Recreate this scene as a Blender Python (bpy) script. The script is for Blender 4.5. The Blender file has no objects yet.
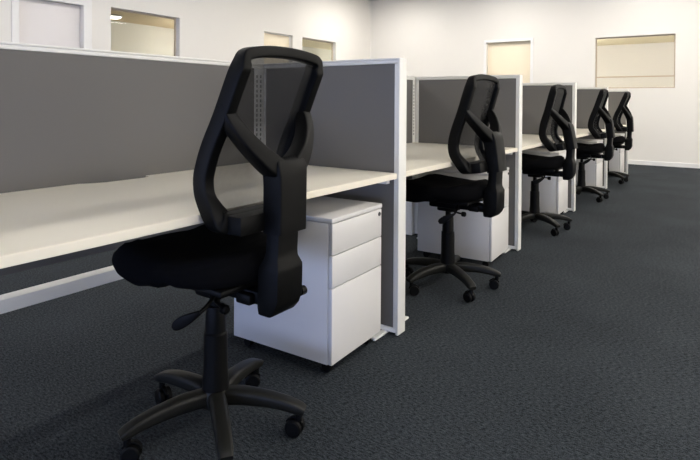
import bpy, bmesh, math, random
from mathutils import Vector, Matrix
random.seed(7)
PI = math.pi
SC = bpy.context.scene
COL = SC.collection

# ------------------------------------------------------------------ materials
def srgb(r, g, b):
    def c(v):
        v /= 255.0
        return v / 12.92 if v <= 0.04045 else ((v + 0.055) / 1.055) ** 2.4
    return (c(r), c(g), c(b), 1.0)

def nt(name):
    m = bpy.data.materials.new(name); m.use_nodes = True
    t = m.node_tree
    return m, t, t.nodes, t.links, t.nodes['Principled BSDF']

def mat(name, col, rough=0.5, noise=0.0, nscale=40.0, bump=0.0, bscale=200.0, metal=0.0, spec=0.5, stretch=None):
    m, t, N, L, b = nt(name)
    b.inputs['Roughness'].default_value = rough
    b.inputs['Metallic'].default_value = metal
    b.inputs['Specular IOR Level'].default_value = spec
    tc = N.new('ShaderNodeTexCoord')
    src = tc.outputs['Object']
    if stretch:
        mp = N.new('ShaderNodeMapping'); mp.inputs['Scale'].default_value = stretch
        L.new(src, mp.inputs['Vector']); src = mp.outputs['Vector']
    n = N.new('ShaderNodeTexNoise'); n.inputs['Scale'].default_value = nscale
    n.inputs['Detail'].default_value = 3.0
    L.new(src, n.inputs['Vector'])
    mx = N.new('ShaderNodeMix'); mx.data_type = 'RGBA'
    lo = [max(0, c * (1 - noise)) for c in col[:3]] + [1]
    hi = [min(1, c * (1 + noise)) for c in col[:3]] + [1]
    mx.inputs['A'].default_value = lo; mx.inputs['B'].default_value = hi
    L.new(n.outputs['Fac'], mx.inputs['Factor'])
    L.new(mx.outputs['Result'], b.inputs['Base Color'])
    if bump:
        n2 = N.new('ShaderNodeTexNoise'); n2.inputs['Scale'].default_value = bscale
        n2.inputs['Detail'].default_value = 2.0
        L.new(src, n2.inputs['Vector'])
        bp = N.new('ShaderNodeBump'); bp.inputs['Strength'].default_value = bump
        bp.inputs['Distance'].default_value = 0.004
        L.new(n2.outputs['Fac'], bp.inputs['Height']); L.new(bp.outputs['Normal'], b.inputs['Normal'])
    return m

def emit(name, col, strength):
    m, t, N, L, b = nt(name)
    b.inputs['Base Color'].default_value = col
    b.inputs['Emission Color'].default_value = col
    b.inputs['Emission Strength'].default_value = strength
    return m

def carpet_mat():
    m, t, N, L, b = nt('carpet_pile')
    b.inputs['Roughness'].default_value = 0.95
    b.inputs['Specular IOR Level'].default_value = 0.15
    tc = N.new('ShaderNodeTexCoord')
    mp = N.new('ShaderNodeMapping'); mp.inputs['Scale'].default_value = (0.45, 1.0, 1.0)
    mp.inputs['Rotation'].default_value = (0, 0, math.radians(8))
    L.new(tc.outputs['Object'], mp.inputs['Vector'])
    n1 = N.new('ShaderNodeTexNoise'); n1.inputs['Scale'].default_value = 300; n1.inputs['Detail'].default_value = 2
    L.new(tc.outputs['Object'], n1.inputs['Vector'])
    n2 = N.new('ShaderNodeTexNoise'); n2.inputs['Scale'].default_value = 150; n2.inputs['Detail'].default_value = 3
    L.new(mp.outputs['Vector'], n2.inputs['Vector'])
    n3 = N.new('ShaderNodeTexNoise'); n3.inputs['Scale'].default_value = 1.6; n3.inputs['Detail'].default_value = 4
    L.new(tc.outputs['Object'], n3.inputs['Vector'])
    a = N.new('ShaderNodeMath'); a.operation = 'ADD'
    L.new(n1.outputs['Fac'], a.inputs[0]); L.new(n2.outputs['Fac'], a.inputs[1])
    a2 = N.new('ShaderNodeMath'); a2.operation = 'MULTIPLY_ADD'
    L.new(n3.outputs['Fac'], a2.inputs[0]); a2.inputs[1].default_value = 0.22
    L.new(a.outputs[0], a2.inputs[2])
    r = N.new('ShaderNodeValToRGB')
    e = r.color_ramp.elements
    e[0].position = 0.45; e[0].color = CARPET_LO
    e[1].position = 0.72; e[1].color = CARPET_HI
    d = N.new('ShaderNodeMath'); d.operation = 'MULTIPLY'; d.inputs[1].default_value = 0.5
    L.new(a2.outputs[0], d.inputs[0]); L.new(d.outputs[0], r.inputs['Fac'])
    L.new(r.outputs['Color'], b.inputs['Base Color'])
    bp = N.new('ShaderNodeBump'); bp.inputs['Strength'].default_value = 0.55; bp.inputs['Distance'].default_value = 0.006
    L.new(a.outputs[0], bp.inputs['Height']); L.new(bp.outputs['Normal'], b.inputs['Normal'])
    return m

def sheer_mat():
    m, t, N, L, b = nt('sheer_black_mesh')
    b.inputs['Base Color'].default_value = srgb(11, 11, 12)
    b.inputs['Roughness'].default_value = 0.8
    tr = N.new('ShaderNodeBsdfTransparent')
    mx = N.new('ShaderNodeMixShader')
    tc = N.new('ShaderNodeTexCoord')
    w = N.new('ShaderNodeTexNoise'); w.inputs['Scale'].default_value = 60
    L.new(tc.outputs['Object'], w.inputs['Vector'])
    mr = N.new('ShaderNodeMapRange'); mr.inputs['To Min'].default_value = 0.61; mr.inputs['To Max'].default_value = 0.67
    L.new(w.outputs['Fac'], mr.inputs['Value'])
    sx = N.new('ShaderNodeSeparateXYZ'); L.new(tc.outputs['Object'], sx.inputs[0])       # the weave is denser in the upper half
    up = N.new('ShaderNodeMapRange'); up.inputs['From Min'].default_value = .92; up.inputs['From Max'].default_value = 1.02
    up.inputs['To Min'].default_value = 0.0; up.inputs['To Max'].default_value = 0.22
    L.new(sx.outputs['Z'], up.inputs['Value'])
    ad = N.new('ShaderNodeMath'); ad.operation = 'ADD'; L.new(mr.outputs['Result'], ad.inputs[0]); L.new(up.outputs['Result'], ad.inputs[1])
    L.new(ad.outputs[0], mx.inputs['Fac'])
    L.new(tr.outputs[0], mx.inputs[1]); L.new(b.outputs[0], mx.inputs[2])
    L.new(mx.outputs[0], N['Material Output'].inputs['Surface'])
    return m

def glass_mat():
    m, t, N, L, b = nt('window_glass')
    tr = N.new('ShaderNodeBsdfTransparent'); tr.inputs['Color'].default_value = (0.94, 0.96, 0.95, 1)
    gl = N.new('ShaderNodeBsdfGlossy'); gl.inputs['Roughness'].default_value = 0.02
    fr = N.new('ShaderNodeFresnel'); fr.inputs['IOR'].default_value = 1.15
    mx = N.new('ShaderNodeMixShader')
    L.new(fr.outputs[0], mx.inputs['Fac']); L.new(tr.outputs[0], mx.inputs[1]); L.new(gl.outputs[0], mx.inputs[2])
    L.new(mx.outputs[0], N['Material Output'].inputs['Surface'])
    return m

CARPET_LO = srgb(13, 17, 22); CARPET_HI = srgb(77, 83, 88)
M = dict(
    wall=mat('cream_wall_paint', srgb(231, 228, 223), 0.75, 0.012, 3.0, 0.05, 300),
    ceil=mat('ceiling_paint', srgb(228, 226, 222), 0.8, 0.01, 4.0),
    trim=mat('white_gloss_trim', srgb(236, 235, 234), 0.35, 0.01, 20),
    carpet=carpet_mat(),
    desk=mat('white_laminate', srgb(243, 236, 219), 0.32, 0.012, 6.0),
    alum=mat('white_powder_coat', srgb(232, 231, 226), 0.38, 0.01, 30),
    ped=mat('white_painted_steel', srgb(214, 212, 210), 0.36, 0.01, 25),
    fabric=mat('grey_screen_fabric', srgb(113, 111, 108), 0.92, 0.07, 380, 0.25, 600, spec=0.2),
    plastic=mat('black_plastic', srgb(6, 6, 6), 0.5, 0.05, 120, 0.05, 500, spec=0.14),
    base=mat('black_nylon', srgb(24, 24, 21), 0.45, 0.05, 120, 0.05, 500, spec=0.25),
    cloth=mat('black_upholstery', srgb(8, 8, 10), 0.95, 0.15, 400, 0.3, 700, spec=0.08),
    sheer=sheer_mat(),
    metal=mat('dark_metal', srgb(70, 70, 74), 0.3, 0.05, 60, metal=0.9),
    lock=mat('chrome', srgb(120, 120, 122), 0.25, 0.02, 60, metal=1.0),
    slot=mat('slot_shadow', srgb(120, 120, 118), 0.7, 0.02, 60),
    door=mat('pale_door_paint', srgb(226, 222, 222), 0.5, 0.012, 5),
    cream=mat('cream_door_paint', srgb(238, 226, 202), 0.5, 0.012, 5),
    inner=mat('inner_wall_paint', srgb(214, 212, 206), 0.8, 0.012, 3),
    inceil=mat('inner_ceiling_tan', srgb(205, 186, 154), 0.8, 0.02, 3),
    offwall=mat('office_wall_paint', srgb(240, 236, 234), 0.8, 0.012, 3),
    offceil=mat('office_ceiling_cream', srgb(248, 236, 204), 0.8, 0.012, 3),
    frame=mat('pale_window_frame', srgb(190, 176, 158), 0.45, 0.02, 20),
    glass=glass_mat(),
    lamp=emit('lamp_diffuser', (1.0, 0.955, 0.885, 1), 37.0),
    roomfill=emit('room_fill_glow', (1.0, 0.95, 0.88, 1), 60.0),  # glow of the added globes hidden beside the windows
    domelamp=emit('dome_lamp_diffuser', (1.0, 0.95, 0.85, 1), 8.0),
    daywarm=emit('sunlit_pane', (1.0, 0.95, 0.85, 1), 3.9),
    day=emit('daylit_pane', (0.45, 0.58, 1.0, 1), 8.5),
)

# ------------------------------------------------------------------ mesh helpers
def new(): return bmesh.new()

def box(bm, x0, x1, y0, y1, z0, z1, bev=0.0, seg=2, mtx=None):
    r = bmesh.ops.create_cube(bm, size=1.0)
    vs = r['verts']
    for v in vs:
        v.co = Vector(((x0 + x1) / 2 + v.co.x * (x1 - x0), (y0 + y1) / 2 + v.co.y * (y1 - y0), (z0 + z1) / 2 + v.co.z * (z1 - z0)))
    if bev > 0:
        es = list({e for v in vs for e in v.link_edges})
        rr = bmesh.ops.bevel(bm, geom=es, offset=bev, segments=seg, profile=0.5, affect='EDGES')
        vs = list({v for f in rr['faces'] for v in f.verts} | {v for v in vs if v.is_valid})
    if mtx is not None:
        for v in vs: v.co = mtx @ v.co
    return vs

def loft(bm, rings, closed_loop=False, caps=True):
    """rings: list of lists of Vector, same count; each ring is a closed section."""
    V = [[bm.verts.new(p) for p in r] for r in rings]
    n = len(V[0]); k = len(V)
    rng = range(k) if closed_loop else range(k - 1)
    for i in rng:
        a = V[i]; b = V[(i + 1) % k]
        for j in range(n):
            bm.faces.new((a[j], a[(j + 1) % n], b[(j + 1) % n], b[j]))
    if caps and not closed_loop:
        bm.faces.new(list(reversed(V[0]))); bm.faces.new(V[-1])

def lathe(bm, prof, seg=24, c=(0, 0), mtx=None):
    """prof: list of (r, z) with r > 0."""
    rings = []
    for r, z in prof:
        ring = []
        for j in range(seg):
            a = 2 * PI * j / seg
            p = Vector((c[0] + r * math.cos(a), c[1] + r * math.sin(a), z))
            ring.append(mtx @ p if mtx is not None else p)
        rings.append(ring)
    loft(bm, rings)

def rrect(w, h, r, seg=3):
    pts = []
    for cx, cy, a0 in ((w / 2 - r, h / 2 - r, 0), (-w / 2 + r, h / 2 - r, 90), (-w / 2 + r, -h / 2 + r, 180), (w / 2 - r, -h / 2 + r, 270)):
        for k in range(seg + 1):
            a = math.radians(a0 + 90.0 * k / seg)
            pts.append((cx + r * math.cos(a), cy + r * math.sin(a)))
    return pts

def crom(P, sub=5, closed=False):
    out = []; n = len(P)
    rng = range(n) if closed else range(n - 1)
    for i in rng:
        if closed: p0, p1, p2, p3 = P[(i - 1) % n], P[i], P[(i + 1) % n], P[(i + 2) % n]
        else: p0, p1, p2, p3 = P[max(i - 1, 0)], P[i], P[i + 1], P[min(i + 2, n - 1)]
        for s in range(sub):
            t = s / sub
            out.append(tuple(0.5 * ((2 * b) + (-a + c) * t + (2 * a - 5 * b + 4 * c - d) * t * t + (-a + 3 * b - 3 * c + d) * t ** 3)
                             for a, b, c, d in zip(p0, p1, p2, p3)))
    if not closed: out.append(tuple(P[-1]))
    return out

def sweep(bm, path, sizes, up=Vector((0, 0, 1)), r=0.3, closed=False, seg=3):
    """rounded rectangle section along path; sizes = (width along side, height along up') per point or one pair."""
    P = [Vector(p) for p in path]; n = len(P)
    rings = []
    for i in range(n):
        a = P[(i - 1) % n] if closed or i > 0 else P[i]
        b = P[(i + 1) % n] if closed or i < n - 1 else P[i]
        t = (b - a).normalized()
        u0 = up(i, P[i]) if callable(up) else up
        side = t.cross(u0).normalized(); u = side.cross(t).normalized()
        w, h = sizes[i] if isinstance(sizes, list) else sizes
        rings.append([P[i] + side * x + u * y for x, y in rrect(w, h, r * min(w, h), seg)])
    loft(bm, rings, closed_loop=closed)

def obj(name, bm, m, parent=None, smooth=35, loc=None):
    bmesh.ops.recalc_face_normals(bm, faces=bm.faces[:])
    me = bpy.data.meshes.new(name)
    bm.to_mesh(me); bm.free()
    me.materials.append(M[m] if isinstance(m, str) else m)
    if smooth:
        for p in me.polygons: p.use_smooth = True
        try: me.set_sharp_from_angle(angle=math.radians(smooth))
        except Exception: pass
    o = bpy.data.objects.new(name, me); COL.objects.link(o)
    if parent is not None: o.parent = parent
    if loc is not None: o.location = loc
    return o

def bx(name, m, parent, *a, bev=0.0):
    bm = new(); box(bm, *a, bev=bev); return obj(name, bm, m, parent)

def tag(o, label, cat, group=None):
    o['label'] = label; o['category'] = cat
    if group: o['group'] = group
    return o

def thing(name, label, cat, loc=(0, 0, 0), rz=0.0, group=None):
    o = bpy.data.objects.new(name, None); o.empty_display_size = 0.1
    COL.objects.link(o); o.location = loc; o.rotation_euler = (0, 0, rz)
    return tag(o, label, cat, group)

def struct(name, bm, m, smooth=0):
    o = obj(name, bm, m, None, smooth); o['kind'] = 'structure'; return o

def dup(root, loc, rz, label, tilt=0.0):
    r = root.copy(); COL.objects.link(r); r.location = loc; r.rotation_euler = (0, 0, rz); r['label'] = label
    piv = Vector((.28, 0, .70))
    for ch in list(root.children):
        c = ch.copy(); COL.objects.link(c); c.parent = r
        if tilt and ch.name in ('backrest', 'back_support'):     # each back is set at its own recline
            c.matrix_basis = Matrix.Translation(piv) @ Matrix.Rotation(-tilt, 4, 'Y') @ Matrix.Translation(-piv)
        for g in list(ch.children):
            d = g.copy(); COL.objects.link(d); d.parent = c
    return r

# ------------------------------------------------------------------ layout (metres; row runs along +Y)
XA, XS, XW, YF, ZC = -1.231, -2.081, -6.8755, 10.79, 3.42
XR, YB = 3.4, -3.4
ZT, ZD, MOD, Y0 = 1.281, 0.7515, 1.755, 2.245     # screen top, desk top, bay length, near divider's far face
WT = 0.12

# ---- setting
def wall_holes(bm, axis, c0, c1, a0, a1, z0, z1, holes):
    """box wall with rectangular openings (a-range, z-range) along axis 'y' (wall at x=c0..c1) or 'x'."""
    aa = sorted({a0, a1, *[h[0] for h in holes], *[h[1] for h in holes]})
    zz = sorted({z0, z1, *[h[2] for h in holes], *[h[3] for h in holes]})
    def solid(i, j):
        if i < 0 or j < 0 or i >= len(aa) - 1 or j >= len(zz) - 1: return False
        am, zm = (aa[i] + aa[i + 1]) / 2, (zz[j] + zz[j + 1]) / 2
        return not any(h[0] < am < h[1] and h[2] < zm < h[3] for h in holes)
    cache = {}
    def vert(c, a, z):
        k = (c, a, z)
        if k not in cache: cache[k] = bm.verts.new((c, a, z) if axis == 'y' else (a, c, z))
        return cache[k]
    for i in range(len(aa) - 1):
        for j in range(len(zz) - 1):
            if not solid(i, j): continue
            A, B, Z, Y = aa[i], aa[i + 1], zz[j], zz[j + 1]
            for c in (c0, c1): bm.faces.new([vert(c, A, Z), vert(c, B, Z), vert(c, B, Y), vert(c, A, Y)])
            if not solid(i - 1, j): bm.faces.new([vert(c0, A, Z), vert(c1, A, Z), vert(c1, A, Y), vert(c0, A, Y)])
            if not solid(i + 1, j): bm.faces.new([vert(c0, B, Z), vert(c1, B, Z), vert(c1, B, Y), vert(c0, B, Y)])
            if not solid(i, j - 1): bm.faces.new([vert(c0, A, Z), vert(c0, B, Z), vert(c1, B, Z), vert(c1, A, Z)])
            if not solid(i, j + 1): bm.faces.new([vert(c0, A, Y), vert(c0, B, Y), vert(c1, B, Y), vert(c1, A, Y)])

bm = new(); box(bm, XW - 2.5, XR + .2, YB - .2, YF + 3.4, -0.1, 0); struct('floor', bm, 'carpet')
bm = new(); box(bm, XW - WT, XR + .2, YB - .2, YF + WT, ZC, ZC + .1); struct('ceiling', bm, 'ceil')
ZH = 2.335
D1 = (3.09, 3.875); W1 = (4.26, 5.39); D2 = (7.23, 8.02); W2 = (8.31, 9.44)
bm = new(); wall_holes(bm, 'y', XW, XW - WT, YB - .2, YF + WT, 0, ZC,
                       [(*D1, 0, 2.30), (*W1, .95, ZH), (*D2, 0, ZH), (*W2, .95, ZH)]); struct('wall_left', bm, 'wall')
FD = (-4.06, -3.17); FW = (-2.0, -0.731)
bm = new(); wall_holes(bm, 'x', YF, YF + WT, XW, XR + .2, 0, ZC,
                       [(*FD, 0, 2.29), (*FW, 1.343, 2.27)]); struct('wall_far', bm, 'wall')
RW = [(0.6, 1.2), (1.6, 3.6), (4.4, 6.6), (7.4, 9.6)]
bm = new(); wall_holes(bm, 'y', XR, XR + WT, YB, YF, 0, ZC, [(*r, .35, 2.3) for r in RW]); struct('wall_right', bm, 'wall')
BW = (-5.6, 2.6)
bm = new(); wall_holes(bm, 'x', YB, YB - WT, XW, XR, 0, ZC, [(*BW, .06, .92)]); struct('wall_back', bm, 'wall')
# skirting
bm = new()
for a, b in ((XW, FD[0] - .055), (FD[1] + .055, XR)): box(bm, a, b, YF - .015, YF, 0, .075, .004)
struct('baseboard_far', bm, 'trim')
bm = new()
for a, b in ((YB, D1[0] - .085), (D1[1] + .115, D2[0]), (D2[1], YF - .015)): box(bm, XW, XW + .015, a, b, 0, .075, .004)
struct('baseboard_left', bm, 'trim')
bm = new(); box(bm, XR - .015, XR, YB, YF, 0, .075, .004); struct('baseboard_right', bm, 'trim')

# door_1 (left wall, white architrave and pale leaf)
def door(n, leaf, leafmat, arch):
    bm = new()
    for b in arch: box(bm, *b, bev=.004)
    d = struct('door_%d' % n, bm, 'trim')
    bm = new(); box(bm, *leaf, bev=.003)
    o = obj('door_leaf', bm, leafmat, d)
    return d, o
d, lf = door(1, (XW - .115, XW - .075, D1[0] + .002, D1[1] - .002, .008, 2.297), 'door',
             [(XW, XW + .016, D1[0] - .08, D1[0], 0, 2.385), (XW, XW + .016, D1[1], D1[1] + .11, 0, 2.385), (XW, XW + .016, D1[0], D1[1], 2.30, 2.385)])
bm = new(); box(bm, XW - .075, XW - .03, D1[0] + .06, D1[0] + .08, .99, 1.01, .004); box(bm, XW - .04, XW - .028, D1[0] + .06, D1[0] + .18, .99, 1.01, .004); obj('door_handle', bm, 'lock', d)
d, lf = door(2, (XW - .115, XW - .075, D2[0] + .002, D2[1] - .002, .008, ZH - .002), 'cream',
             [(XW - .075, XW - .06, D2[0], D2[0] + .02, 0, ZH), (XW - .075, XW - .06, D2[1] - .02, D2[1], 0, ZH), (XW - .075, XW - .06, D2[0] + .02, D2[1] - .02, ZH - .02, ZH)])
bm = new(); box(bm, XW - .075, XW - .03, D2[0] + .06, D2[0] + .08, .99, 1.01, .004); box(bm, XW - .04, XW - .028, D2[0] + .06, D2[0] + .18, .99, 1.01, .004); obj('door_handle', bm, 'lock', d)
d, lf = door(3, (FD[0] + .002, FD[1] - .002, YF + .07, YF + .11, .008, 2.288), 'cream',
             [(FD[0] - .055, FD[0], YF - .014, YF, 0, 2.345), (FD[1], FD[1] + .055, YF - .014, YF, 0, 2.345), (FD[0], FD[1], YF - .014, YF, 2.29, 2.345)])
bm = new(); box(bm, FD[0] + .06, FD[0] + .08, YF + .03, YF + .07, .99, 1.01, .004); box(bm, FD[0] + .06, FD[0] + .18, YF + .028, YF + .04, .99, 1.01, .004); obj('door_handle', bm, 'lock', d)

# windows into the inner rooms
def win_left(n, Y, z0, z1):
    bm = new(); x0, x1 = XW - .11, XW - .085; t = .022
    for b in ((x0, x1, Y[0], Y[0] + t, z0, z1), (x0, x1, Y[1] - t, Y[1], z0, z1), (x0, x1, Y[0] + t, Y[1] - t, z0, z0 + t), (x0, x1, Y[0] + t, Y[1] - t, z1 - t, z1)): box(bm, *b, bev=.002)
    w = struct('window_%d' % n, bm, 'frame')
    bm = new(); box(bm, XW - .1, XW - .094, Y[0] + t, Y[1] - t, z0 + t, z1 - t); obj('glass_pane', bm, 'glass', w, 0)
win_left(1, W1, .95, ZH); win_left(2, W2, .95, ZH)
bm = new(); t = .022; y0, y1 = YF + .06, YF + .085; z0, z1 = 1.343, 2.27
for b in ((FW[0], FW[0] + t, y0, y1, z0, z1), (FW[1] - t, FW[1], y0, y1, z0, z1), (FW[0] + t, FW[1] - t, y0, y1, z0, z0 + t),
          (FW[0] + t, FW[1] - t, y0, y1, z1 - t, z1), (FW[0] + t, FW[1] - t, y0, y1, 1.54, 1.562)): box(bm, *b, bev=.002)
w = struct('window_3', bm, 'frame')
for a, b in ((z0 + t, 1.54), (1.562, z1 - t)):
    bm = new(); box(bm, FW[0] + t, FW[1] - t, YF + .07, YF + .076, a, b); obj('glass_pane', bm, 'glass', w, 0)
# unseen daylight strip behind the camera, shaped low to tint only lower faces
bm = new()
for b in ((BW[0], BW[1], YB - .1, YB - .04, .06, .11), (BW[0], BW[1], YB - .1, YB - .04, .87, .92)): box(bm, *b, bev=.004)
for k in range(5):
    x = BW[0] + (BW[1] - BW[0] - .05) * k / 4
    box(bm, x, x + .05, YB - .1, YB - .04, .11, .87, .004)
w = struct('window_4', bm, 'trim')
for k in range(4):
    x = BW[0] + (BW[1] - BW[0] - .05) * k / 4 + .05; x2 = BW[0] + (BW[1] - BW[0] - .05) * (k + 1) / 4
    bm = new(); box(bm, x, x2, YB - .075, YB - .069, .11, .87); obj('lit_pane', bm, 'day', w, 0)

for q, (a, b) in enumerate(RW):
    bm = new(); x0, x1 = XR + .05, XR + .10; t = .05
    for bb in ((x0, x1, a, a + t, .35, 2.3), (x0, x1, b - t, b, .35, 2.3), (x0, x1, a + t, b - t, .35, .35 + t), (x0, x1, a + t, b - t, 2.3 - t, 2.3)): box(bm, *bb, bev=.003)
    w = struct('window_%d' % (5 + q), bm, 'trim')
    bm = new(); box(bm, XR + .07, XR + .076, a + t, b - t, .35 + t, 2.3 - t); obj('lit_pane', bm, 'daywarm', w, 0)

# inner room behind the left wall, office behind the far wall
IX = XW - 2.2; IZ = 2.50
IY = 13.2
bm = new(); box(bm, IX - .1, IX, 3.9, IY, 0, IZ + .1); struct('wall_inner_left', bm, 'inner')
bm = new(); box(bm, IX, XW - WT, 3.9, 4.0, 0, IZ + .1); box(bm, IX, XW - WT, IY - .1, IY, 0, IZ + .1); box(bm, IX, XW - WT, 7.14, 7.22, 0, IZ + .1); box(bm, XW - WT, XW, YF + WT, IY, 0, IZ + .1)
struct('wall_inner_cross', bm, 'inner')
bm = new(); box(bm, IX - .1, XW - WT, 3.9, 7.18, IZ, IZ + .1); struct('ceiling_inner', bm, 'inceil')
bm = new(); box(bm, IX - .1, XW - WT, 7.18, IY, IZ, IZ + .1); struct('ceiling_corridor', bm, 'offceil')
OY = YF + 3.0; OZ = 2.415
bm = new(); box(bm, -3.0, .4, OY, OY + .1, 0, OZ + .1); box(bm, -3.1, -3.0, YF + WT, OY + .1, 0, OZ + .1); box(bm, .4, .5, YF + WT, OY + .1, 0, OZ + .1)
struct('wall_office', bm, 'offwall')
bm = new(); box(bm, -3.1, .5, YF + WT, OY + .1, OZ, OZ + .1); struct('ceiling_office', bm, 'offceil')

# ---- lamps
def troffer(x, y, lab):
    t = thing('ceiling_light', lab, 'ceiling light', (x, y, ZC), 0, 'recessed ceiling lights over the hall')
    bm = new(); L2, W2_ = .6, .15
    for b in ((-W2_ - .02, -W2_, -L2 - .02, L2 + .02), (W2_, W2_ + .02, -L2 - .02, L2 + .02), (-W2_, W2_, -L2 - .02, -L2), (-W2_, W2_, L2, L2 + .02)):
        box(bm, *b, -.03, -.001, bev=.003)
    obj('lamp_frame', bm, 'trim', t)
    bm = new(); box(bm, -W2_, W2_, -L2, L2, -.022, -.001); obj('diffuser', bm, 'lamp', t, 0)
for x, wx in ((1.1, 'over the aisle'), (-4.6, 'over the far side of the desks')):
    for y in (0.3, 2.5, 4.7, 6.9):
        troffer(x, y, 'long white ceiling light %s' % wx)
for x in (-5.7, -3.4, -1.1, 1.2):  # extra row added to brighten the top of the far wall
    troffer(x, 9.25, 'unseen ceiling light added to wash the far wall')
def dome(x, y, z, lab):
    t = thing('ceiling_lamp', lab, 'ceiling lamp', (x, y, z), 0)
    bm = new(); lathe(bm, [(.12, -.001), (.13, -.01), (.13, -.025), (.115, -.03)], 32); obj('lamp_rim', bm, 'trim', t)
    bm = new(); lathe(bm, [(.11, -.031), (.10, -.042), (.07, -.052), (.03, -.057), (.005, -.058)], 32); obj('diffuser', bm, 'domelamp', t, 40)
dome(XW - 1.62, 5.32, IZ, 'round ceiling lamp seen through the left wall window nearest the camera')
def globe(x, y, z, lab):  # unseen globes added to light the rooms behind the windows
    t = thing('fill_globe', lab, 'fill light', (x, y, z), 0)
    bm = new(); lathe(bm, [(.04, -.002), (.04, -.02), (.006, -.024), (.006, -.40), (.03, -.405), (.03, -.44)], 20); obj('lamp_rod', bm, 'trim', t)
    bm = new(); lathe(bm, [(.03 + .0, -.441)] + [(.12 * math.sin(a), -.55 + .12 * math.cos(a)) for a in [math.radians(v) for v in range(20, 176, 12)]] + [(.004, -.67)], 28); obj('globe', bm, 'roomfill', t, 60)
globe(XW - 1.1, 6.85, IZ, 'unseen globe light added to brighten the inner room behind the first left wall window')
globe(XW - 1.1, 8.75, IZ, 'unseen globe light added to brighten the corridor behind the second left wall window')
globe(XW - 1.1, 12.4, IZ, 'unseen globe light added at the far end of the corridor behind the left wall')
globe(.1, YF + 1.3, OZ, 'unseen globe light added at the right end of the office behind the far wall window')
globe(-2.75, YF + 1.3, OZ, 'unseen globe light added at the left end of the office behind the far wall window')

# ---- screens and desks
ORD = ['nearest', 'second', 'third', 'fourth', 'farthest']
def divider(k, label):
    yf = Y0 + MOD * k; yn = yf - .062
    t = thing('divider_screen', label, 'office divider', (XA, yf, 0), 0, 'divider screens between the desks')
    n, W = -.062, XS - XA + .004       # local: x from W (spine) to 0 (aisle), y from n to 0
    bm = new(); box(bm, -.014, 0, n, .008, .004, ZT, .003); obj('front_post', bm, 'alum', t)
    bm = new()
    st = .012 if k == 0 else .03
    box(bm, -.028, -.0145, n + .002, -.002, .03, ZT - .0265, .003)           # aisle stile
    box(bm, W, W + st, n + .002, -.002, .03, ZT - .0265, .003)              # spine stile
    box(bm, W, -.0145, n + .002, -.002, .012, .034, .003)                    # bottom rail
    obj('frame', bm, 'alum', t)
    bm = new(); box(bm, W, -.0145, n + .002, -.002, ZT - .026, ZT - .010, .003); box(bm, W, -.0145, n - .001, .001, ZT - .009, ZT, .003); box(bm, W, -.0145, n + .006, -.006, ZT - .012, ZT - .008); obj('top_cap', bm, 'alum', t)
    bm = new(); box(bm, W + st + .001, -.0285, n + .006, -.006, .035, ZT - .027); obj('fabric_panel', bm, 'fabric', t, 0)
    for x in (-.075, W + .09):
        bm = new(); box(bm, x - .016, x + .016, n - .10, .155, .001, .011, .003); obj('foot', bm, 'alum', t)
    return t
DIVL = ['grey fabric divider with white post at the end of the desk closest to the camera',
        'grey fabric divider with white post directly behind the second office chair',
        'grey fabric divider with white post directly behind the third office chair',
        'grey fabric divider with white post beside the fourth office chair',
        'last grey fabric divider, with a white post beside the farthest office chair']
for k in range(5): divider(k, DIVL[k])

def spine(k, label):
    ya = Y0 + MOD * (k - 1) + .001; yb = Y0 + MOD * k - .0005
    t = thing('spine_screen', label, 'office screen', (XS, ya, 0), 0, 'long screens behind the desks')
    L = yb - ya - .001
    sw = .065 if k == 0 else .03
    yc = L - .062                         # where the divider's near face meets it
    th = -.06
    bm = new(); box(bm, th, 0, 0, yc - sw - .001, .46, ZT - .027); obj('fabric_panel', bm, 'fabric', t, 0)
    bm = new(); box(bm, th, .001, 0, L, ZT - .026, ZT - .010, .003); box(bm, th - .002, .003, 0, L, ZT - .009, ZT, .003); box(bm, th + .004, -.003, 0, L, ZT - .012, ZT - .008); obj('top_cap', bm, 'alum', t)
    bm = new(); box(bm, th, .001, 0, L, .327, .377, .004); obj('bottom_rail', bm, 'alum', t)
    bm = new(); box(bm, th, .001, yc - sw, L, .002, ZT - .0265, .003)
    u = obj('slotted_upright', bm, 'alum', t)
    bm = new()
    cols = (yc - sw * .72, yc - sw * .28) if k == 0 else (yc - sw * .5,)
    for y in cols:
        z = ZD + .06
        while z < ZT - .06:
            box(bm, .0012, .0020, y - .005, y + .005, z, z + .016); z += .026
    obj('slots', bm, 'slot', u, 0)
    return t
SPL = ['grey fabric screen along the back of the desk closest to the camera',
       'grey fabric screen along the back of the second desk, a sliver beside the first divider',
       'grey fabric screen along the back of the third desk',
       'grey fabric screen along the back of the fourth desk',
       'grey fabric screen along the back of the farthest desk']
for k in range(5): spine(k, SPL[k])

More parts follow.
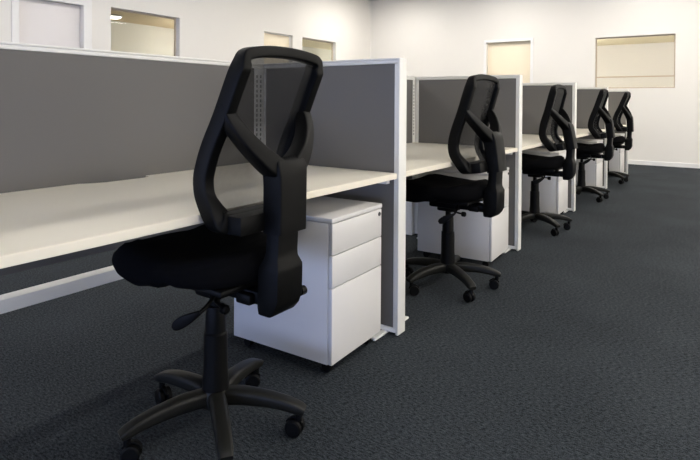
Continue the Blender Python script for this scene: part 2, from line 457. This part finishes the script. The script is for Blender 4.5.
def desk(k, label):
    ya = Y0 + MOD * (k - 1) + .009; yb = Y0 + MOD * k - .063
    t = thing('desk', label, 'desk', (XS, ya, 0), 0, 'white desks in a row')
    L = yb - ya; xf = XA - .010 - XS
    x0 = .003; s0, s1 = 1.15 - ya + MOD * k, 1.452 - ya + MOD * k
    pts = [(xf, 0), (xf, L), (x0, L)]
    pts += [(x0, s1), (x0 + .046, s1 - .012), (x0 + .05, s1 - .05), (x0 + .046, s0 + .09), (x0 + .030, s0 + .045), (x0 + .012, s0 + .015), (x0, s0)]
    pts += [(x0, 0)]
    bm = new()
    lo = [bm.verts.new((x, y, ZD - .026)) for x, y in pts]; hi = [bm.verts.new((x, y, ZD)) for x, y in pts]
    bm.faces.new(list(reversed(lo))); bm.faces.new(hi)
    for i in range(len(pts)): bm.faces.new((lo[i], lo[(i + 1) % len(pts)], hi[(i + 1) % len(pts)], hi[i]))
    es = [e for e in bm.edges if abs(e.verts[0].co.x - xf) < 1e-6 and abs(e.verts[1].co.x - xf) < 1e-6 and abs(e.verts[0].co.z - e.verts[1].co.z) < 1e-6]
    bmesh.ops.bevel(bm, geom=es, offset=.002, segments=2, affect='EDGES')
    obj('tabletop', bm, 'desk', t, 30)
    for y in (.004, L - .034):
        bm = new(); box(bm, .05, xf - .035, y, y + .03, ZD - .05, ZD - .0265, .002); obj('support_bracket', bm, 'alum', t)
    if k == 0:
        bm = new(); box(bm, .36, .42, .006, .036, .02, ZD - .0505, .003); box(bm, .10, .62, .004, .040, .001, .022, .003); obj('leg', bm, 'alum', t)
    return t
DKL = ['white worktop closest to the camera, running off the left of the picture',
       'white worktop in front of the second office chair, behind the first divider',
       'white worktop in front of the third office chair',
       'white worktop in front of the fourth office chair',
       'white worktop in front of the farthest office chair']
for k in range(5): desk(k, DKL[k])

# ---- pedestals
def pedestal(label, loc, rz):
    t = thing('drawer_pedestal', label, 'drawer unit', loc, rz, 'white drawer pedestals under the desks')
    W, D = .392, .52                     # local: front face at x=0, left-front corner at origin, y to the right
    bm = new(); box(bm, -D, -.020, 0, W, .050, .604, .003); obj('carcass', bm, 'ped', t)
    bm = new(); box(bm, -D - .002, .002, -.002, W + .002, .605, .625, .004); obj('top_panel', bm, 'ped', t)
    for z0, z1 in ((.480, .603), (.352, .477), (.052, .349)):
        bm = new(); box(bm, -.018, 0, .002, W - .002, z0, z1, .0025)
        d = obj('drawer', bm, 'ped', t)
        if z0 > .45:
            bm = new(); mt = Matrix.Translation((0, W - .024, .582)) @ Matrix.Rotation(PI / 2, 4, 'Y')
            lathe(bm, [(.009, -.002), (.009, .003), (.006, .004), (.0055, .0015), (.001, .0015)], 20, mtx=mt)
            obj('lock', bm, 'metal', d)
    for x in (-.05, -D + .05):
        for y in (.045, W - .045):
            bm = new()
            mt = Matrix.Translation((x, y, .022)) @ Matrix.Rotation(PI / 2, 4, 'X')
            lathe(bm, [(.018, -.014), (.0215, -.011), (.0215, .011), (.018, .014)], 20, mtx=mt)
            box(bm, x - .016, x + .016, y - .016, y + .016, .04, .0495, .003)
            obj('caster', bm, 'plastic', t)
    return t
P0 = (-1.250, 1.697, 0); PR = math.radians(2)
ped = pedestal('white three-drawer pedestal under the closest desk, right of the first office chair', P0, PR)
PL = ['white three-drawer pedestal under the second desk, behind the second office chair',
      'white three-drawer pedestal under the third desk, behind the third office chair',
      'white three-drawer pedestal under the fourth desk, behind the fourth office chair',
      'white three-drawer pedestal under the farthest desk, behind the farthest office chair']
for k in range(1, 5):
    x, y, r = [(-1.235, 3.405, 3), (-1.26, 5.20, 1), (-1.26, 6.97, 0), (-1.26, 8.72, 0)][k - 1]
    dup(ped, (x, y, 0), math.radians(r), PL[k - 1])

# ---- office chair (faces -x)
def make_chair(label):
    t = thing('office_chair', label, 'office chair', (0, 0, 0), 0, 'black mesh-back office chairs at the desks')
    # five-star base
    bm = new(); lathe(bm, [(.02, .082), (.046, .084), (.052, .10), (.050, .125), (.044, .138), (.03, .14)], 32); hub = obj('base_hub', bm, 'base', t)
    for i in range(5):
        a = math.radians((-108, -36, 27, 106, 180)[i]); ca, sa = math.cos(a), math.sin(a)
        prof = crom([(.030, .112, .056, .050), (.09, .117, .054, .050), (.17, .113, .050, .044), (.235, .103, .047, .037), (.278, .091, .045, .030), (.300, .083, .038, .020)], 4)
        bm = new(); sweep(bm, [(r * ca, r * sa, z) for r, z, w, h in prof], [(w, h) for r, z, w, h in prof], r=.3)
        lg = obj('leg', bm, 'base', t)
        bm = new(); sw = a + math.radians([150, 200, 170, 120, 165][i])
        cx, cy = .280 * ca, .280 * sa
        off = Vector((math.cos(sw), math.sin(sw), 0)) * .014
        c = Vector((cx, cy, .028)) + off
        ax = Matrix.Rotation(sw, 4, 'Z') @ Matrix.Rotation(PI / 2, 4, 'X')
        for s in (-1, 1):
            mt = Matrix.Translation(c) @ ax @ Matrix.Translation((0, 0, s * .014))
            lathe(bm, [(.012, -.0095), (.023, -.0095), (.0275, -.006), (.0275, .006), (.023, .0095), (.012, .0095)], 24, mtx=mt)
        mt = Matrix.Translation(c) @ ax
        lathe(bm, [(.008, -.02), (.008, .02)], 12, mtx=mt)
        hood = [c + Vector((math.cos(sw), math.sin(sw), 0)) * (.031 * math.cos(q)) + Vector((0, 0, .031 * math.sin(q))) for q in [math.radians(v) for v in (150, 125, 100, 75, 50, 25)]]
        sweep(bm, hood, (.012, .006), up=lambda j, p: (p - c).normalized(), r=.3)
        lathe(bm, [(.011, .05), (.011, .086)], 16, c=(cx, cy))
        obj('caster', bm, 'plastic', lg)
    # gas lift
    bm = new(); lathe(bm, [(.043, .13), (.043, .16), (.0395, .20), (.038, .318), (.035, .322), (.0335, .324), (.032, .40), (.030, .408), (.016, .409), (.015, .47)], 32)
    obj('gas_lift', bm, 'plastic', t)
    # mechanism under the seat, reaching back to the pivot cover
    bm = new()
    box(bm, -.09, .10, -.075, .075, .468, .524, .012)
    box(bm, -.05, .06, -.05, .05, .445, .48, .010)
    box(bm, .08, .262, -.04, .04, .466, .508, .010)
    box(bm, .155, .215, -.062, -.03, .468, .500, .006)
    obj('tilt_mechanism', bm, 'plastic', t)
    # lever with paddle (near side) and knob (rear)
    bm = new()
    pa = crom([(.085, -.06, .500), (.112, -.105, .492), (.122, -.145, .474), (.122, -.172, .462)], 4); sweep(bm, pa, (.012, .010), r=.4)
    lv = obj('lever', bm, 'plastic', t)
    bm = new()
    pb = crom([(.122, -.168, .464, .016), (.108, -.184, .453, .030), (.084, -.196, .438, .040), (.060, -.203, .422, .036), (.050, -.206, .415, .020)], 4)
    sweep(bm, [p[:3] for p in pb], [(.011, p[3] * .85) for p in pb], r=.45); obj('paddle', bm, 'plastic', lv)
    bm = new(); sweep(bm, crom([(.03, -.05, .462), (.09, -.075, .456), (.135, -.09, .455)], 3), (.010, .010), r=.4)
    mt = Matrix.Translation((.145, -.095, .455)) @ Matrix.Rotation(PI / 2, 4, 'Y'); lathe(bm, [(.010, -.012), (.014, -.008), (.014, .008), (.010, .012)], 16, mtx=mt)
    obj('tension_knob', bm, 'plastic', t)
    bm = new(); mt = Matrix.Translation((.285, .055, .486)) @ Matrix.Rotation(-PI / 2, 4, 'X')
    lathe(bm, [(.008, 0), (.008, .03), (.014, .032), (.014, .052), (.010, .056)], 16, mtx=mt); obj('tilt_knob', bm, 'plastic', t)
    # seat cushion
    def outline(s, n=96):
        out = []
        for j in range(n):
            a = 2 * PI * j / n; c, sn = math.cos(a), math.sin(a)
            e = 2.0 / 2.7
            x = math.copysign(abs(c) ** e, c); y = math.copysign(abs(sn) ** e, sn)
            hx = .235 if x > 0 else .372
            hy = .246 - .025 * max(0, x)
            out.append((x * hx * s, y * hy * s))
        return out
    def ss(a, b, v):
        v = max(0.0, min(1.0, (v - a) / (b - a))); return v * v * (3 - 2 * v)
    def ztop(x, y):
        z = .010 * (y / .24) ** 2                              # side bolsters
        z -= .010 * math.exp(-((x - .05) / .12) ** 2)          # dished sitting area
        z += .010 * math.exp(-((x + .20) / .07) ** 2) * (1 - math.exp(-(y / .07) ** 2))   # two thigh rolls
        z -= .022 * ss(-.20, -.28, x)
        z += .022 * ss(.06, .19, x)
        return z
    bm = new(); rings = []
    for s, z in ((.02, .536), (.60, .534), (.80, .533), (.90, .536), (.965, .546), (.995, .559), (1.0, .569), (.99, .582), (.955, .595), (.89, .606), (.75, .611), (.5, .610), (.25, .609), (.02, .608)):
        ring = []
        for x, y in outline(s):
            if z > .55: zz = z + ztop(x, y) * min(1, (z - .55) / .045)
            else: zz = z
            if z < .56: zz += .012 * math.exp(-((x - .03) / .018) ** 2)
            zz -= (.014 * ss(.05, .0, x) + .020 * ss(-.02, -.12, x)) * max(0, min(1, (.585 - z) / .06))
            ring.append(Vector((x, y, zz)))
        rings.append(ring)
    loft(bm, rings); obj('seat', bm, 'cloth', t, 60)
    bm = new(); box(bm, .01, .20, -.16, .16, .515, .5345, .006); obj('seat_pan', bm, 'plastic', t)
    # backrest frame: outer boundary (x front face, y, z)
    half = [(.258, 0, 1.240), (.260, .06, 1.238), (.264, .12, 1.231), (.266, .152, 1.224), (.264, .167, 1.214), (.257, .173, 1.197), (.239, .180, 1.158), (.187, .1835, 1.045),
            (.143, .187, .960), (.119, .188, .90), (.108, .188, .855), (.112, .187, .805), (.132, .186, .762), (.150, .180, .726), (.160, .166, .706), (.168, .135, .700), (.170, .06, .699), (.170, 0, .699)]
    loop = half + [(x, -y, z) for x, y, z in reversed(half[1:-1])]
    loop = [Vector(p) for p in crom(loop, 3, True)]
    n = len(loop); cen = Vector((.19, 0, .97)); rings = []; inner = []
    for i, p in enumerate(loop):
        tg = (loop[(i + 1) % n] - loop[i - 1]).normalized()
        tyz = Vector((0, tg.y, tg.z)); 
        rear = Vector((1, 0, 0)) - tg * tg.x; rear.normalize()
        inw = tg.cross(rear).normalized()
        if inw.dot(cen - p) < 0: inw = -inw
        low = max(0.0, min(1.0, (.78 - p.z) / .05)); top = max(0.0, min(1.0, (p.z - 1.19) / .03))
        wd = .037 + .020 * low - .004 * top; dp = .056 - .016 * top
        sec = []
        for a, b in rrect(wd, dp, .007, 3): sec.append(p + inw * (wd / 2 + a) + rear * (dp / 2 + b))
        rings.append(sec); inner.append(p + inw * (wd * .8) + rear * (dp * .60))
    bm = new(); loft(bm, rings, closed_loop=True); bk = obj('backrest', bm, 'plastic', t, 40)
    # mesh panel: rows across matched inner boundary
    H = n // 2; bm = new(); rows = []
    for i in range(1, H):
        a, b = inner[i], inner[n - i]
        row = []
        for j in range(13):
            s = j / 12.0; p = a.lerp(b, s); bulge = 4 * s * (1 - s)
            wy = abs(a.y - b.y) / .4
            p = p + Vector((.010 * bulge * wy, 0, 0)); row.append(bm.verts.new(p))
        rows.append(row)
    for r0, r1 in zip(rows, rows[1:]):
        for j in range(12): bm.faces.new((r0[j], r0[j + 1], r1[j + 1], r1[j]))
    obj('mesh_panel', bm, 'sheer', bk, 60)
    for s in (-1, 1):
        bm = new(); mt = Matrix.Translation((.222, s * .135, .728)) @ Matrix.Rotation(PI / 2, 4, 'Y'); lathe(bm, [(.006, -.004), (.006, .006), (.003, .007)], 14, mtx=mt)
        obj('screw', bm, 'plastic', bk)
    # Y-shaped support behind the back
    bm = new()
    st = crom([(.298, 0, .694, .118, .072), (.298, 0, .71, .119, .073), (.299, 0, .78, .119, .073), (.299, 0, .85, .121, .073), (.296, 0, .878, .126, .074), (.290, 0, .896, .118, .068), (.286, 0, .906, .100, .050)], 3)
    sweep(bm, [p[:3] for p in st], [(p[3], p[4]) for p in st], up=Vector((1, 0, 0)), r=.10)
    for s in (-1, 1):
        ar = crom([(.294, s * .012, .868, .060, .066), (.291, s * .055, .893, .060, .062), (.278, s * .100, .932, .052, .056), (.258, s * .138, .978, .046, .050), (.236, s * .160, 1.022, .042, .044), (.216, s * .168, 1.068, .030, .030)], 4)
        sweep(bm, [p[:3] for p in ar], [(p[3], p[4]) for p in ar], up=Vector((1, 0, 0)), r=.16)
    box(bm, .195, .272, -.154, .10, .701, .755, .005)
    obj('back_support', bm, 'plastic', t, 40)
    # lower stem and pivot cover
    bm = new()
    prof = [(.446, .246, .285, .050), (.450, .242, .292, .055), (.470, .240, .309, .057), (.498, .240, .320, .057), (.580, .242, .322, .057), (.592, .246, .322, .056), (.616, .256, .312, .047), (.635, .262, .312, .045), (.72, .266, .316, .045)]
    rings = []
    for z, xa, xb, hw in prof:
        rings.append([Vector(((xa + xb) / 2 + a, b, z + (.0 if z > .5 else 0))) for a, b in rrect(xb - xa, 2 * hw, .005, 2)])
    loft(bm, rings); obj('pivot_cover', bm, 'plastic', t, 30)
    return t

CH = make_chair('black mesh-back office chair closest to the camera, at the first desk')
CH.location = (-1.375, 1.225, 0)
CL = ['black mesh-back office chair at the second desk, just past the first divider',
      'black mesh-back office chair at the third desk, just past the second divider',
      'black mesh-back office chair at the fourth desk, second from the far wall',
      'black mesh-back office chair farthest from the camera, closest to the far wall']
for k, (x, y, r, tl) in enumerate([(-1.34, 2.965, -3, 8), (-1.345, 4.745, -1, 11), (-1.345, 6.575, 1, 7), (-1.365, 8.20, 1, 3)]):
    dup(CH, (x, y, 0), math.radians(r), CL[k], math.radians(tl))

# ------------------------------------------------------------------ camera, world, view
cam = bpy.data.cameras.new('camera'); co = bpy.data.objects.new('camera', cam); COL.objects.link(co)
yaw, pit, rol = math.radians(34.585), math.radians(.6407), math.radians(.3658)
F0 = Vector((-math.sin(yaw), math.cos(yaw), 0)); R0 = Vector((math.cos(yaw), math.sin(yaw), 0)); U0 = Vector((0, 0, 1))
F = F0 * math.cos(pit) - U0 * math.sin(pit); U2 = U0 * math.cos(pit) + F0 * math.sin(pit)
R = R0 * math.cos(rol) + U2 * math.sin(rol); U = U2 * math.cos(rol) - R0 * math.sin(rol)
co.matrix_world = Matrix(((R.x, U.x, -F.x, 0), (R.y, U.y, -F.y, 0), (R.z, U.z, -F.z, 1.0794), (0, 0, 0, 1)))
cam.sensor_fit = 'HORIZONTAL'; cam.sensor_width = 36.0
cam.lens = 546.68 / 700 * 36.0
cam.shift_y = -(230 - 107.52) / 700.0
cam.clip_start = .02; cam.clip_end = 60
SC.camera = co

w = bpy.data.worlds.new('world'); SC.world = w; w.use_nodes = True
w.node_tree.nodes['Background'].inputs['Color'].default_value = (.6, .7, .9, 1)
w.node_tree.nodes['Background'].inputs['Strength'].default_value = .3

SC.view_settings.view_transform = 'Standard'; SC.view_settings.look = 'None'
SC.view_settings.gamma = 1.0; SC.view_settings.use_curve_mapping = False
SC.view_settings.exposure = 0.0
